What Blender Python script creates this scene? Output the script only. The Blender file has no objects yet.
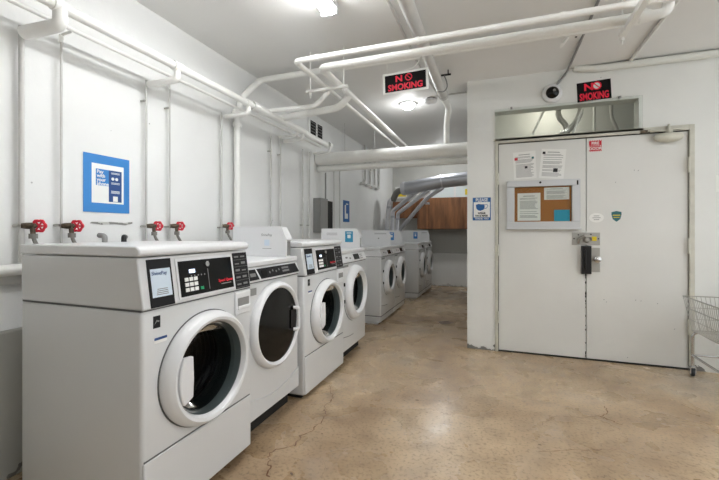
import bpy, bmesh, math, random
from mathutils import Vector, Matrix
random.seed(7)
PI = math.pi
C = bpy.context.scene.collection
V = Vector

# ------------------------------------------------------------------ materials
MATS = {}
def mat(name, col, rough=.5, metal=0., spec=.5, noise=0., nscale=8., bump=0., bscale=60., coat=0., trans=0., emit=0., dark=None, alpha=1.):
    if name in MATS: return MATS[name]
    m = bpy.data.materials.new(name); m.use_nodes = True
    n = m.node_tree.nodes; l = m.node_tree.links; b = n['Principled BSDF']
    c = (*[pow(v/255., 2.2) for v in col], 1)
    b.inputs['Base Color'].default_value = c
    b.inputs['Roughness'].default_value = rough; b.inputs['Metallic'].default_value = metal
    b.inputs['Specular IOR Level'].default_value = spec
    b.inputs['Coat Weight'].default_value = coat; b.inputs['Transmission Weight'].default_value = trans
    if emit: b.inputs['Emission Color'].default_value = c; b.inputs['Emission Strength'].default_value = emit
    tc = n.new('ShaderNodeTexCoord')
    if noise:
        t = n.new('ShaderNodeTexNoise'); t.inputs['Scale'].default_value = nscale; t.inputs['Detail'].default_value = 8
        l.new(tc.outputs['Object'], t.inputs['Vector'])
        r = n.new('ShaderNodeMapRange'); r.inputs['From Min'].default_value = .3; r.inputs['From Max'].default_value = .7
        l.new(t.outputs['Fac'], r.inputs['Value'])
        mx = n.new('ShaderNodeMix'); mx.data_type = 'RGBA'
        d = dark or tuple(v*(1-noise) for v in col)
        mx.inputs['A'].default_value = (*[pow(v/255., 2.2) for v in d], 1); mx.inputs['B'].default_value = c
        l.new(r.outputs['Result'], mx.inputs['Factor']); l.new(mx.outputs['Result'], b.inputs['Base Color'])
    if bump:
        t = n.new('ShaderNodeTexNoise'); t.inputs['Scale'].default_value = bscale; t.inputs['Detail'].default_value = 6
        l.new(tc.outputs['Object'], t.inputs['Vector'])
        bp = n.new('ShaderNodeBump'); bp.inputs['Strength'].default_value = bump; bp.inputs['Distance'].default_value = .01
        l.new(t.outputs['Fac'], bp.inputs['Height']); l.new(bp.outputs['Normal'], b.inputs['Normal'])
    MATS[name] = m
    return m

def wall_mat(name, col, chips=.0, grime=.3):
    """painted concrete: soft mottling, tiny chips, hair cracks, scuffed dirt low down"""
    m = mat(name, col, rough=.55, noise=.035, nscale=1.6, bump=.12, bscale=22)
    n = m.node_tree.nodes; l = m.node_tree.links; b = n['Principled BSDF']
    src = b.inputs['Base Color'].links[0].from_socket
    tc = [x for x in n if x.type == 'TEX_COORD'][0]
    v = n.new('ShaderNodeTexVoronoi'); v.inputs['Scale'].default_value = 5.5
    l.new(tc.outputs['Object'], v.inputs['Vector'])
    lt = n.new('ShaderNodeMath'); lt.operation = 'LESS_THAN'; lt.inputs[1].default_value = .028
    l.new(v.outputs['Distance'], lt.inputs[0])
    sep = n.new('ShaderNodeSeparateXYZ'); l.new(tc.outputs['Object'], sep.inputs[0])
    ns = n.new('ShaderNodeTexNoise'); ns.inputs['Scale'].default_value = 14; ns.inputs['Detail'].default_value = 9
    l.new(tc.outputs['Object'], ns.inputs['Vector'])
    # dirt band: z + noise*0.16 below 0.11
    ma = n.new('ShaderNodeMath'); ma.operation = 'MULTIPLY_ADD'; ma.inputs[1].default_value = .34; l.new(ns.outputs['Fac'], ma.inputs[0]); l.new(sep.outputs['Z'], ma.inputs[2])
    l2 = n.new('ShaderNodeMath'); l2.operation = 'LESS_THAN'; l2.inputs[1].default_value = .19
    l.new(ma.outputs[0], l2.inputs[0])
    m1 = n.new('ShaderNodeMath'); m1.operation = 'MULTIPLY'; m1.inputs[1].default_value = .45; l.new(lt.outputs[0], m1.inputs[0])
    m2 = n.new('ShaderNodeMath'); m2.operation = 'MULTIPLY'; m2.inputs[1].default_value = grime; l.new(l2.outputs[0], m2.inputs[0])
    mxx = n.new('ShaderNodeMath'); mxx.operation = 'MAXIMUM'; l.new(m1.outputs[0], mxx.inputs[0]); l.new(m2.outputs[0], mxx.inputs[1])
    mx = n.new('ShaderNodeMix'); mx.data_type = 'RGBA'; mx.inputs['B'].default_value = (.045, .04, .035, 1)
    l.new(mxx.outputs[0], mx.inputs['Factor']); l.new(src, mx.inputs['A']); l.new(mx.outputs['Result'], b.inputs['Base Color'])
    return m

def floor_mat():
    m = bpy.data.materials.new('stained_concrete'); m.use_nodes = True
    n = m.node_tree.nodes; l = m.node_tree.links; b = n['Principled BSDF']
    tc = n.new('ShaderNodeTexCoord')
    def noise(s, d=8, dist=0):
        t = n.new('ShaderNodeTexNoise'); t.inputs['Scale'].default_value = s; t.inputs['Detail'].default_value = d
        t.inputs['Distortion'].default_value = dist; l.new(tc.outputs['Object'], t.inputs['Vector']); return t.outputs['Fac']
    def ramp(s, stops):
        r = n.new('ShaderNodeValToRGB'); l.new(s, r.inputs['Fac']); e = r.color_ramp.elements
        while len(e) < len(stops): e.new(.5)
        for q, (p, c) in zip(e, stops): q.position = p; q.color = (*[pow(v/255., 2.2) for v in c], 1)
        return r.outputs['Color']
    def mix(f, a, b_, mode='MIX', fac=None):
        x = n.new('ShaderNodeMix'); x.data_type = 'RGBA'; x.blend_type = mode
        if f is None: x.inputs['Factor'].default_value = fac
        else: l.new(f, x.inputs['Factor'])
        l.new(a, x.inputs['A']); l.new(b_, x.inputs['B']); return x.outputs['Result']
    base = ramp(noise(.9, 6, .6), [(.30, (148, 123, 96)), (.43, (178, 153, 122)), (.56, (199, 175, 143)), (.7, (196, 180, 158))])
    spot = ramp(noise(7, 10, .3), [(.3, (150, 140, 130)), (.5, (235, 232, 228)), (.7, (255, 255, 255))])
    c = mix(None, base, spot, 'MULTIPLY', .4)
    fine = ramp(noise(55, 12), [(.33, (150, 142, 134)), (.48, (245, 245, 245)), (.7, (255, 255, 255))])
    c = mix(None, c, fine, 'MULTIPLY', .6)
    # whitish worn film in streaks
    w = ramp(noise(2.3, 10, 1.2), [(.52, (0, 0, 0)), (.72, (110, 110, 110))])
    wc = n.new('ShaderNodeRGB'); wc.outputs[0].default_value = (.62, .57, .52, 1)
    c = mix(w, c, wc.outputs[0])
    vs_ = n.new('ShaderNodeTexVoronoi'); vs_.inputs['Scale'].default_value = 10; l.new(tc.outputs['Object'], vs_.inputs['Vector'])
    sr = n.new('ShaderNodeSeparateColor'); l.new(vs_.outputs['Color'], sr.inputs[0])
    sm = n.new('ShaderNodeMath'); sm.operation = 'MULTIPLY'; sm.inputs[1].default_value = .045; l.new(sr.outputs[0], sm.inputs[0])
    sl = n.new('ShaderNodeMath'); sl.operation = 'LESS_THAN'; l.new(vs_.outputs['Distance'], sl.inputs[0]); l.new(sm.outputs[0], sl.inputs[1])
    s5 = n.new('ShaderNodeMath'); s5.operation = 'MULTIPLY'; s5.inputs[1].default_value = .5; l.new(sl.outputs[0], s5.inputs[0])
    sc = n.new('ShaderNodeRGB'); sc.outputs[0].default_value = (.10, .07, .05, 1)
    c = mix(s5.outputs[0], c, sc.outputs[0])
    # hairline crazing
    vd = n.new('ShaderNodeTexVoronoi'); vd.feature = 'DISTANCE_TO_EDGE'; vd.inputs['Scale'].default_value = 1.5
    nd = n.new('ShaderNodeTexNoise'); nd.inputs['Scale'].default_value = 2.2; nd.inputs['Detail'].default_value = 7
    l.new(tc.outputs['Object'], nd.inputs['Vector'])
    va = n.new('ShaderNodeVectorMath'); va.operation = 'MULTIPLY_ADD'; va.inputs[1].default_value = (.9, .9, .9)
    l.new(nd.outputs['Color'], va.inputs[0]); l.new(tc.outputs['Object'], va.inputs[2]); l.new(va.outputs[0], vd.inputs['Vector'])
    lt = n.new('ShaderNodeMath'); lt.operation = 'LESS_THAN'; lt.inputs[1].default_value = .0035; l.new(vd.outputs['Distance'], lt.inputs[0])
    gate = n.new('ShaderNodeMath'); gate.operation = 'GREATER_THAN'; gate.inputs[1].default_value = .56; l.new(noise(5, 3), gate.inputs[0])
    mm = n.new('ShaderNodeMath'); mm.operation = 'MULTIPLY'; l.new(lt.outputs[0], mm.inputs[0]); l.new(gate.outputs[0], mm.inputs[1])
    m5 = n.new('ShaderNodeMath'); m5.operation = 'MULTIPLY'; m5.inputs[1].default_value = .55; l.new(mm.outputs[0], m5.inputs[0])
    dk = n.new('ShaderNodeRGB'); dk.outputs[0].default_value = (.13, .085, .055, 1)
    c = mix(m5.outputs[0], c, dk.outputs[0])
    l.new(c, b.inputs['Base Color'])
    rr = n.new('ShaderNodeMapRange'); l.new(noise(3, 8, .4), rr.inputs['Value'])
    rr.inputs['From Min'].default_value = .3; rr.inputs['From Max'].default_value = .7
    rr.inputs['To Min'].default_value = .2; rr.inputs['To Max'].default_value = .38
    l.new(rr.outputs['Result'], b.inputs['Roughness'])
    bp = n.new('ShaderNodeBump'); bp.inputs['Strength'].default_value = .12; bp.inputs['Distance'].default_value = .01
    l.new(noise(30, 8), bp.inputs['Height']); l.new(bp.outputs['Normal'], b.inputs['Normal'])
    return m

def wood_mat():
    m = bpy.data.materials.new('brown_wood'); m.use_nodes = True
    n = m.node_tree.nodes; l = m.node_tree.links; b = n['Principled BSDF']
    tc = n.new('ShaderNodeTexCoord'); mp = n.new('ShaderNodeMapping'); mp.inputs['Scale'].default_value = (9, 9, 1.3)
    l.new(tc.outputs['Object'], mp.inputs['Vector'])
    t = n.new('ShaderNodeTexNoise'); t.inputs['Scale'].default_value = 1.6; t.inputs['Detail'].default_value = 8; l.new(mp.outputs[0], t.inputs['Vector'])
    r = n.new('ShaderNodeValToRGB'); l.new(t.outputs['Fac'], r.inputs['Fac'])
    r.color_ramp.elements[0].position = .3; r.color_ramp.elements[0].color = (.11, .045, .018, 1)
    r.color_ramp.elements[1].position = .7; r.color_ramp.elements[1].color = (.30, .13, .05, 1)
    l.new(r.outputs[0], b.inputs['Base Color']); b.inputs['Roughness'].default_value = .5
    return m

M = dict(
    wall=wall_mat('white_painted_wall', (232, 233, 231)),
    doorwall=wall_mat('cream_painted_wall', (230, 231, 227), grime=.8),
    low=wall_mat('grey_rough_concrete', (196, 196, 190), grime=.6),
    ceil=mat('grey_white_ceiling_paint', (236, 236, 234), .6, noise=.03, nscale=1.2, bump=.08, bscale=18),
    door=mat('off_white_door_paint', (224, 224, 219), .42, noise=.03, nscale=1.5, bump=.03, bscale=12),
    frame=mat('chipped_frame_paint', (208, 206, 192), .45, noise=.10, nscale=9, bump=.1, bscale=40),
    dark=mat('dark_gap', (28, 26, 24), .8),
    floor=floor_mat(), wood=wood_mat(),
    pipe=mat('white_pipe_paint', (240, 240, 236), .32, noise=.03, nscale=6, bump=.05, bscale=30),
    pipeg=mat('grey_pipe_paint', (205, 204, 200), .42, noise=.06, nscale=7),
    enamel=mat('white_enamel', (212, 213, 213), .28, coat=.25),
    enamel2=mat('white_plastic', (226, 227, 228), .3, coat=.2),
    seam=mat('seam_grey', (95, 95, 95), .6),
    black=mat('black_plastic', (20, 20, 22), .3),
    blackg=mat('black_gloss', (12, 12, 13), .12, spec=.3),
    decal=mat('black_decal', (22, 22, 25), .5, spec=.3),
    rubber=mat('grey_rubber', (44, 47, 48), .45),
    drum=mat('drum_steel', (46, 46, 48), .4, metal=.5, noise=.3, nscale=40, bump=.4, bscale=120),
    chrome=mat('chrome', (200, 200, 200), .18, metal=1.),
    steel=mat('brushed_steel', (176, 174, 168), .35, metal=.9),
    brass=mat('weathered_brass', (112, 100, 84), .5, metal=.6, noise=.4, nscale=60),
    red=mat('red_handle', (212, 40, 60), .35),
    hose=mat('grey_hose', (122, 120, 114), .5),
    creampipe=mat('cream_pipe_paint', (226, 227, 220), .5),
    foil=mat('foil_duct', (190, 193, 200), .36, metal=.75, bump=.3, bscale=40),
    foil2=mat('pale_duct', (222, 223, 228), .35, metal=.2),
    greybox=mat('grey_box_paint', (138, 138, 136), .45),
    blue=mat('poster_blue', (60, 130, 198), .5),
    blued=mat('sign_blue', (32, 92, 152), .5),
    navy=mat('navy_print', (40, 74, 128), .5),
    sky=mat('label_blue', (50, 140, 178), .5),
    paper=mat('white_paper', (236, 236, 232), .7),
    paperb=mat('pale_blue_label', (206, 220, 232), .5),
    cyan=mat('cyan_paper', (48, 160, 190), .7),
    ink=mat('ink_grey', (126, 126, 126), .7),
    inkd=mat('ink_dark', (40, 40, 42), .7),
    redink=mat('red_print', (236, 28, 62), .5),
    redst=mat('red_sticker', (196, 30, 48), .5),
    signblk=mat('sign_black', (16, 14, 16), .6, spec=.2),
    cork=mat('cork', (178, 118, 62), .85, noise=.15, nscale=90),
    alu=mat('pale_aluminium', (205, 207, 208), .35, metal=.35),
    yellow=mat('yellow_label', (226, 200, 40), .5),
    green=mat('green_button', (20, 130, 84), .4),
    teal=mat('teal_badge', (36, 104, 110), .5),
    lcd=mat('lcd_glow', (196, 214, 240), .4, emit=1.0),
    crack=mat('crack_dark', (104, 72, 50), .9),
    pane=mat('frosted_pane', (214, 226, 226), .4),
    stain=mat('floor_stain', (92, 74, 60), .6),
)
def thin_glass(name, tint, gloss):
    m = bpy.data.materials.new(name); m.use_nodes = True; n = m.node_tree.nodes; l = m.node_tree.links
    n.remove(n['Principled BSDF']); t = n.new('ShaderNodeBsdfTransparent'); t.inputs[0].default_value = (*tint, 1)
    g = n.new('ShaderNodeBsdfGlossy'); g.inputs['Roughness'].default_value = .03
    f = n.new('ShaderNodeFresnel'); f.inputs[0].default_value = gloss
    x = n.new('ShaderNodeMixShader'); l.new(f.outputs[0], x.inputs[0]); l.new(t.outputs[0], x.inputs[1]); l.new(g.outputs[0], x.inputs[2])
    l.new(x.outputs[0], n['Material Output'].inputs[0]); return m
M['glass'] = thin_glass('tinted_door_glass', (.30, .34, .34), 1.13)
M['clear'] = thin_glass('clear_glass', (.97, .985, .975), 1.2)
def emission(name, col, s):
    m = bpy.data.materials.new(name); m.use_nodes = True; n = m.node_tree.nodes
    b = n['Principled BSDF']; b.inputs['Base Color'].default_value = (.9, .9, .9, 1)
    b.inputs['Emission Color'].default_value = (*col, 1); b.inputs['Emission Strength'].default_value = s
    return m
M['tube'] = emission('fill_tube_glow', (.98, .99, 1), 14)  # glow of the two added fill lamps
M['dome'] = emission('dome_glow', (.98, .99, 1), 38)
M['transom_fill'] = emission('transom_fill_glow', (1, .95, .82), 17)  # glow of the lamp added behind the transom

# ------------------------------------------------------------------ geometry helpers
class B:
    def __init__(s): s.bm = bmesh.new()
    def face(s, pts):
        vs = [s.bm.verts.new(p) for p in pts]; return s.bm.faces.new(vs)
    def box(s, x0, x1, y0, y1, z0, z1):
        p = [V((x, y, z)) for x in (x0, x1) for y in (y0, y1) for z in (z0, z1)]
        v = [s.bm.verts.new(q) for q in p]
        for f in ((0, 1, 3, 2), (4, 6, 7, 5), (0, 4, 5, 1), (2, 3, 7, 6), (0, 2, 6, 4), (1, 5, 7, 3)): s.bm.faces.new([v[i] for i in f])
        return s
    def fbox(s, F, a0, a1, b0, b1, n0, n1):
        """box in a frame F=(origin,right,up): a along right, b along up, n along the outward normal"""
        o, r, u = F; nn = r.cross(u)
        p = [o+r*a+u*b+nn*c for a in (a0, a1) for b in (b0, b1) for c in (n0, n1)]
        v = [s.bm.verts.new(q) for q in p]
        for f in ((0, 1, 3, 2), (4, 6, 7, 5), (0, 4, 5, 1), (2, 3, 7, 6), (0, 2, 6, 4), (1, 5, 7, 3)): s.bm.faces.new([v[i] for i in f])
        return s
    def prism(s, poly, F, n0, n1):
        o, r, u = F; nn = r.cross(u)
        lo = [s.bm.verts.new(o+r*a+u*b+nn*n0) for a, b in poly]; hi = [s.bm.verts.new(o+r*a+u*b+nn*n1) for a, b in poly]
        s.bm.faces.new(hi); s.bm.faces.new(lo[::-1]); k = len(poly)
        for i in range(k): s.bm.faces.new([lo[i], lo[(i+1) % k], hi[(i+1) % k], hi[i]])
        return s
    def sweep(s, pts, r, seg=14, caps=True, fillet=0, rs=None):
        pts = [V(p) for p in pts]
        if fillet:
            out = [pts[0]]
            for i in range(1, len(pts)-1):
                a, b, c = pts[i-1], pts[i], pts[i+1]
                d1 = (a-b); d2 = (c-b); f = min(fillet, d1.length*.49, d2.length*.49)
                p1 = b+d1.normalized()*f; p2 = b+d2.normalized()*f
                for k in range(7):
                    t = k/6; out.append(p1*(1-t)**2+b*2*t*(1-t)+p2*t*t)
            out.append(pts[-1]); pts = out
        rings = []; nrm = None
        for i, p in enumerate(pts):
            if i == 0: t = pts[1]-p
            elif i == len(pts)-1: t = p-pts[-2]
            else: t = (pts[i+1]-p).normalized()+(p-pts[i-1]).normalized()
            t.normalize()
            if nrm is None:
                nrm = t.orthogonal().normalized()
            else:
                nrm = (nrm-t*nrm.dot(t)).normalized()
            bi = t.cross(nrm); rr = rs[i] if rs else r
            rings.append([s.bm.verts.new(p+(nrm*math.cos(2*PI*k/seg)+bi*math.sin(2*PI*k/seg))*rr) for k in range(seg)])
        for a, b in zip(rings, rings[1:]):
            for k in range(seg): s.bm.faces.new([a[k], a[(k+1) % seg], b[(k+1) % seg], b[k]])
        if caps: s.bm.faces.new(rings[0][::-1]); s.bm.faces.new(rings[-1])
        return s
    def lathe(s, prof, o, ax, seg=48, squash=1.):
        """prof: list of (along, radius) about axis ax through o; squash scales the horizontal radius"""
        o = V(o); ax = V(ax).normalized()
        h = V((0, 0, 1)).cross(ax)
        if h.length < .1: h = V((1, 0, 0))
        h.normalize(); w = ax.cross(h)
        rings = []
        for a, r in prof:
            if r < 1e-6: rings.append([s.bm.verts.new(o+ax*a)]); continue
            rings.append([s.bm.verts.new(o+ax*a+(h*math.cos(2*PI*k/seg)*squash+w*math.sin(2*PI*k/seg))*r) for k in range(seg)])
        for a, b in zip(rings, rings[1:]):
            for k in range(seg):
                k2 = (k+1) % seg
                if len(a) == 1 and len(b) == 1: continue
                if len(a) == 1: s.bm.faces.new([a[0], b[k2], b[k]])
                elif len(b) == 1: s.bm.faces.new([a[k], a[k2], b[0]])
                else: s.bm.faces.new([a[k], a[k2], b[k2], b[k]])
        return s
    def mesh(s, name, smooth=True, recalc=True):
        if recalc: bmesh.ops.recalc_face_normals(s.bm, faces=s.bm.faces)
        me = bpy.data.meshes.new(name); s.bm.to_mesh(me); s.bm.free()
        if smooth:
            for p in me.polygons: p.use_smooth = True
            me.set_sharp_from_angle(angle=math.radians(38))
        return me

def obj(name, b, m, parent=None, loc=None, bevel=0, seg=2, label=None):
    me = b.mesh(name) if isinstance(b, B) else b
    o = bpy.data.objects.new(name, me); C.objects.link(o)
    if m is not None: me.materials.clear(); me.materials.append(m)
    if parent: o.parent = parent
    if loc: o.location = loc
    if bevel:
        md = o.modifiers.new('bevel', 'BEVEL'); md.width = bevel; md.segments = seg; md.limit_method = 'ANGLE'; md.angle_limit = math.radians(35); md.harden_normals = False
    if label: o['label'] = label
    return o
def tag(o, label, cat, group=None, kind=None):
    o['label'] = label; o['category'] = cat
    if group: o['group'] = group
    if kind: o['kind'] = kind
    return o
def thing(name, loc, label, cat, group=None):
    o = bpy.data.objects.new(name, None); C.objects.link(o); o.location = loc; o.empty_display_size = .1
    return tag(o, label, cat, group)
def struct(name, b, m, parent=None, bevel=0):
    o = obj(name, b, m, parent, bevel=bevel); o['kind'] = 'structure'; return o
def one(name, b, m, loc, label, cat, group=None, bevel=0):
    """a thing made of one mesh; the mesh is given in coordinates relative to loc"""
    return tag(obj(name, b, m, None, loc, bevel), label, cat, group)
def text(name, s, size, F, m, parent, align='LEFT', bold=0., sx=1., line=.95, ext=.0004, lift=.0012, label=None):
    cu = bpy.data.curves.new('t', 'FONT'); cu.body = s; cu.size = size; cu.align_x = align; cu.extrude = ext; cu.offset = bold; cu.space_line = line; cu.resolution_u = 3
    t = bpy.data.objects.new('t', cu); C.objects.link(t)
    bpy.context.view_layer.update()
    me = bpy.data.meshes.new_from_object(t.evaluated_get(bpy.context.evaluated_depsgraph_get()))
    bpy.data.objects.remove(t); bpy.data.curves.remove(cu)
    o_, r, u = F; nn = r.cross(u)
    for v in me.vertices:
        a, b_, c_ = v.co; v.co = o_+r*(a*sx)+u*b_+nn*(c_+lift)
    return obj(name, me, m, parent, label=label)
def cut(o, cutter):
    bm_ = o.modifiers.new('cut', 'BOOLEAN'); bm_.operation = 'DIFFERENCE'; bm_.object = cutter; bm_.solver = 'EXACT'
    bpy.context.view_layer.update()
    me = bpy.data.meshes.new_from_object(o.evaluated_get(bpy.context.evaluated_depsgraph_get()))
    o.modifiers.clear(); o.data = me; bpy.data.objects.remove(cutter)
    for p in me.polygons: p.use_smooth = True
    me.set_sharp_from_angle(angle=math.radians(38))
def children(o): return [c for c in bpy.data.objects if c.parent == o]
def copy_tree(o, parent=None, skip=()):
    c = o.copy(); C.objects.link(c); c.parent = parent
    for ch in children(o):
        if ch.name.split('.')[0] in skip: continue
        copy_tree(ch, c)
    return c
XR, YR, ZU = V((1, 0, 0)), V((0, 1, 0)), V((0, 0, 1))
def FX(x, y, z): return (V((x, y, z)), YR, ZU)      # surface facing +x
def FY(x, y, z): return (V((x, y, z)), XR, ZU)      # surface facing -y

WX, CZ, DW, BW = -2.2, 2.66, 3.96, 8.3             # left wall x, ceiling z, door wall y, back wall y
RX, FY0 = 3.3, -2.2                                 # right wall x, wall behind the viewer y

# ------------------------------------------------------------------ room shell
struct('floor', B().box(WX-.15, RX+.1, FY0-.1, BW+.1, -.1, 0), M['floor'])
struct('ceiling', B().box(WX-.15, RX+.1, FY0-.1, BW+.1, CZ, CZ+.1), M['ceil'])
struct('wall_left', B().box(WX-.15, WX, FY0, BW, 0, CZ), M['wall'])
struct('trim_1', B().box(WX, WX+.035, FY0, BW-.06, 0, .70), M['low'], bevel=.01)      # low concrete curb on the left
struct('wall_back', B().box(WX, -.2, BW, BW+.1, 0, CZ), M['low'])
struct('trim_2', B().box(WX, -.28, BW-.06, BW, 0.0, .70), M['wall'], bevel=.01)        # low curb at the back
struct('wall_behind', B().box(WX, RX, FY0-.1, FY0, 0, CZ), M['wall'])
w = B()   # unseen right wall, its wide opening added to let world light in as fill
w.box(RX, RX+.1, FY0, BW, 0, .5); w.box(RX, RX+.1, FY0, -1.9, .5, CZ); w.box(RX, RX+.1, 3.7, BW, .5, CZ); w.box(RX, RX+.1, -1.9, 3.7, 2.58, CZ)
struct('wall_right', w, M['wall'])
w = B()
TX0, TX1, TZ0, TZ1 = 0.0, 1.165, 2.065, 2.33
DX0, DX1, DZ = 0.012, 1.519, 2.02
w.box(-.28, DX0-.03, DW, DW+.13, 0, CZ)
w.box(DX1+.03, RX, DW, DW+.13, 0, CZ)
w.box(DX0-.03, DX1+.03, DW, DW+.13, TZ1, CZ)
w.box(TX1, DX1+.03, DW, DW+.13, DZ+.02, TZ1)
struct('wall_door', w, M['doorwall'])
struct('wall_alcove', B().box(-.28, -.16, DW+.13, BW, 0, CZ), M['doorwall'])
# space behind the transom
struct('wall_transom', B().box(-.16, 2.6, 5.0, 5.1, 0, CZ), M['doorwall'])

# cracks and stains in the floor
def ribbon(pts, wdt, jig=.01, n=7):
    b = B(); P = []
    for (x0, y0), (x1, y1) in zip(pts, pts[1:]):
        for k in range(n):
            t = k/n; P.append(V((x0+(x1-x0)*t+random.uniform(-jig, jig), y0+(y1-y0)*t+random.uniform(-jig, jig), .0012)))
    P.append(V((*pts[-1], .0012)))
    for i in range(len(P)-1):
        d = (P[i+1]-P[i]).normalized(); s_ = V((-d.y, d.x, 0))*wdt*random.uniform(.35, 1)
        b.face([P[i]-s_, P[i]+s_, P[i+1]+s_*.8, P[i+1]-s_*.8])
    return b
struct('floor_crack', ribbon([(-1.194, 2.655), (-1.086, 2.476), (-1.078, 2.316), (-1.023, 2.213), (-1.014, 2.04), (-1.054, 1.929), (-1.025, 1.84), (-1.127, 1.754), (-1.092, 1.663), (-1.016, 1.565)], .0045, .012), M['crack'])
struct('floor_crack', ribbon([(0.679, 2.959), (0.665, 2.849), (0.61, 2.773), (0.666, 2.74), (0.709, 2.704)], .0035, .012), M['crack'])
struct('floor_crack', ribbon([(0.209, 2.225), (0.392, 2.31), (0.518, 2.355), (0.621, 2.403)], .0030, .006), M['crack'])
struct('floor_crack', ribbon([(0.237, 2.521), (0.343, 2.677), (0.55, 2.752), (0.616, 2.803)], .0024, .010), M['crack'])
def blot(x, y, a, b_, ang, seed):
    rr_ = random.Random(seed); q = B(); pts = []
    for k in range(22):
        t = 2*PI*k/22; f = rr_.uniform(.75, 1.1); u_, v_ = a*f*math.cos(t), b_*f*math.sin(t)
        pts.append(V((x+u_*math.cos(ang)-v_*math.sin(ang), y+u_*math.sin(ang)+v_*math.cos(ang), .001)))
    q.face(pts); return q
struct('floor_stain', blot(-.62, 4.96, .10, .09, .2, 2), M['stain'])
for k, (x, y, a) in enumerate([(-.52, 2.62, .014), (-.60, 2.58, .006), (-.95, 2.0, .008), (-.33, 1.55, .007), (.55, 2.55, .009), (-.93, 1.62, .012), (.22, 2.3, .01)]):
    struct('floor_stain', blot(x, y, a, a*.6, .5*k, k), M['stain'])
# ------------------------------------------------------------------ double door
def door_leaf(name, x0, x1):
    o = struct(name, B().box(x0, x1, DW+.012, DW+.055, .012, DZ-.006), M['door'], bevel=.002)
    return o
d1 = door_leaf('door_1', DX0+.004, .761); d2 = door_leaf('door_2', .767, DX1-.0025)
fr = B()
for a, b_ in ((DX0-.03, DX0), (DX1, DX1+.036)): fr.box(a, b_, DW-.012, DW+.13, 0, DZ+.045)
fr.box(DX0, DX1, DW-.012, DW+.13, DZ, DZ+.045)
f_ = struct('trim_3', fr, M['frame'], bevel=.003)
struct('trim_5', B().box(DX0-.002, DX0+.005, DW+.006, DW+.03, 0, DZ).box(DX1-.003, DX1+.002, DW+.010, DW+.03, 0, DZ).box(DX0, DX1, DW+.004, DW+.03, DZ-.007, DZ+.001), M['dark'])
struct('trim_4', B().box(DX0, DX1, DW+.0, DW+.1, 0, .006), M['dark'])
for z in (1.62, .93, .28):
    obj('hinge', B().sweep([(DX0-.002, DW-.016, z), (DX0-.002, DW-.016, z+.11)], .008, 10), M['frame'], d1)
for z in (1.66, .98, .30):
    h = B().sweep([(DX1-.008, DW-.02, z), (DX1-.008, DW-.02, z+.13)], .009, 10)
    obj('hinge', h, M['frame'], d2)
rc = random.Random(5)
for i in range(22):   # chipped edge between the leaves
    z = rc.uniform(.02, .80) if i % 3 else rc.uniform(.5, .8); a = rc.uniform(.003, .007); h_ = rc.uniform(.01, .035)
    obj('paint_chip', B().prism([(0, 0), (a, .004), (a*1.1, h_*.7), (a*.4, h_), (-a*.5, h_*.5)], FY(.7575, DW+.0115, z), 0, .0008), M['dark'], d1)
for x, z in ((.90, .55), (.92, .53), (1.14, .56), (1.18, .555), (1.30, .54), (1.42, .33), (.99, 1.60), (1.13, 1.70), (1.16, 1.695), (1.08, .05)):
    obj('paint_chip', B().prism([(0, 0), (.006, .001), (.008, .006), (.002, .008)], FY(x, DW+.0115, z), 0, .0006), M['greybox'], d2)
# door closer
c_ = B().box(1.245, 1.475, DW-.045, DW+.012, 1.945, 1.985)
cl = thing('door_closer', (1.36, DW, 1.93), 'white painted door closer with its arm at top right of the double door', 'door closer')
def rel(b, root):
    bmesh.ops.translate(b.bm, verts=b.bm.verts, vec=-V(root.location)); return b
obj('closer_body', rel(B().lathe([(-.105, 0), (-.10, .018), (-.07, .034), (-.02, .042), (.03, .042), (.075, .034), (.10, .018), (.105, 0)], (1.365, DW-.03, 1.965), (1, 0, 0), 20), cl), M['frame'], cl)
a_ = B().sweep([(1.37, DW-.03, 1.98), (1.37, DW-.03, 2.075)], .009, 10); a_.sweep([(1.37, DW-.04, 2.015), (1.27, DW-.05, 2.022), (1.22, DW-.03, 2.03)], .007, 8); a_.sweep([(1.37, DW-.04, 2.015), (1.41, DW-.05, 2.03), (1.47, DW-.02, 2.03)], .007, 8)
a_.lathe([(-.012, 0), (-.012, .024), (.012, .024), (.012, 0)], (1.37, DW-.035, 2.015), (0, 0, 1), 14)
obj('closer_arm', rel(a_, cl), M['frame'], cl)
obj('bracket', rel(B().box(1.17, 1.24, DW-.022, DW-.012, 2.018, 2.04), cl), M['brass'], cl)
# lock set on the doors: hasp, pull, knob plate
hs = thing('hasp_lock', (.79, DW+.012, 1.03), 'steel hasp plate with yellow sticker over the seam of the double doors', 'lock')
b = B(); b.box(.648, .872, DW+.004, DW+.012, 1.042, 1.156); obj('plate', rel(b, hs), M['steel'], hs, bevel=.002)
b = B().sweep([(.70, DW-.004, 1.06), (.70, DW-.03, 1.10), (.74, DW-.045, 1.125), (.79, DW-.03, 1.12), (.80, DW+.0, 1.09)], .011, 10)
b.lathe([(0, .028), (.02, .026), (.03, .018), (.032, 0)], (.765, DW+.004, 1.09), (0, -1, 0), 20); obj('latch', rel(b, hs), M['steel'], hs)
obj('sticker', rel(B().box(.80, .845, DW+.002, DW+.004, 1.08, 1.12), hs), M['yellow'], hs, label='yellow sticker')
for x, z in ((.665, 1.10), (.70, 1.135), (.80, 1.14), (.86, 1.10)):
    obj('screw', rel(B().lathe([(0, .006), (.003, .005), (.003, 0)], (x, DW+.004, z), (0, -1, 0), 10), hs), M['dark'], hs)
pl = thing('door_pull', (.757, DW+.012, .782), 'tall black grip box on the seam below the hasp', 'door handle')
b = B().box(.722, .798, DW-.035, DW+.012, .782, 1.035); obj('housing', rel(b, pl), M['black'], pl, bevel=.004)
obj('grip', rel(B().box(.742, .754, DW-.048, DW-.035, .82, 1.0), pl), M['black'], pl, bevel=.003)
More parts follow.
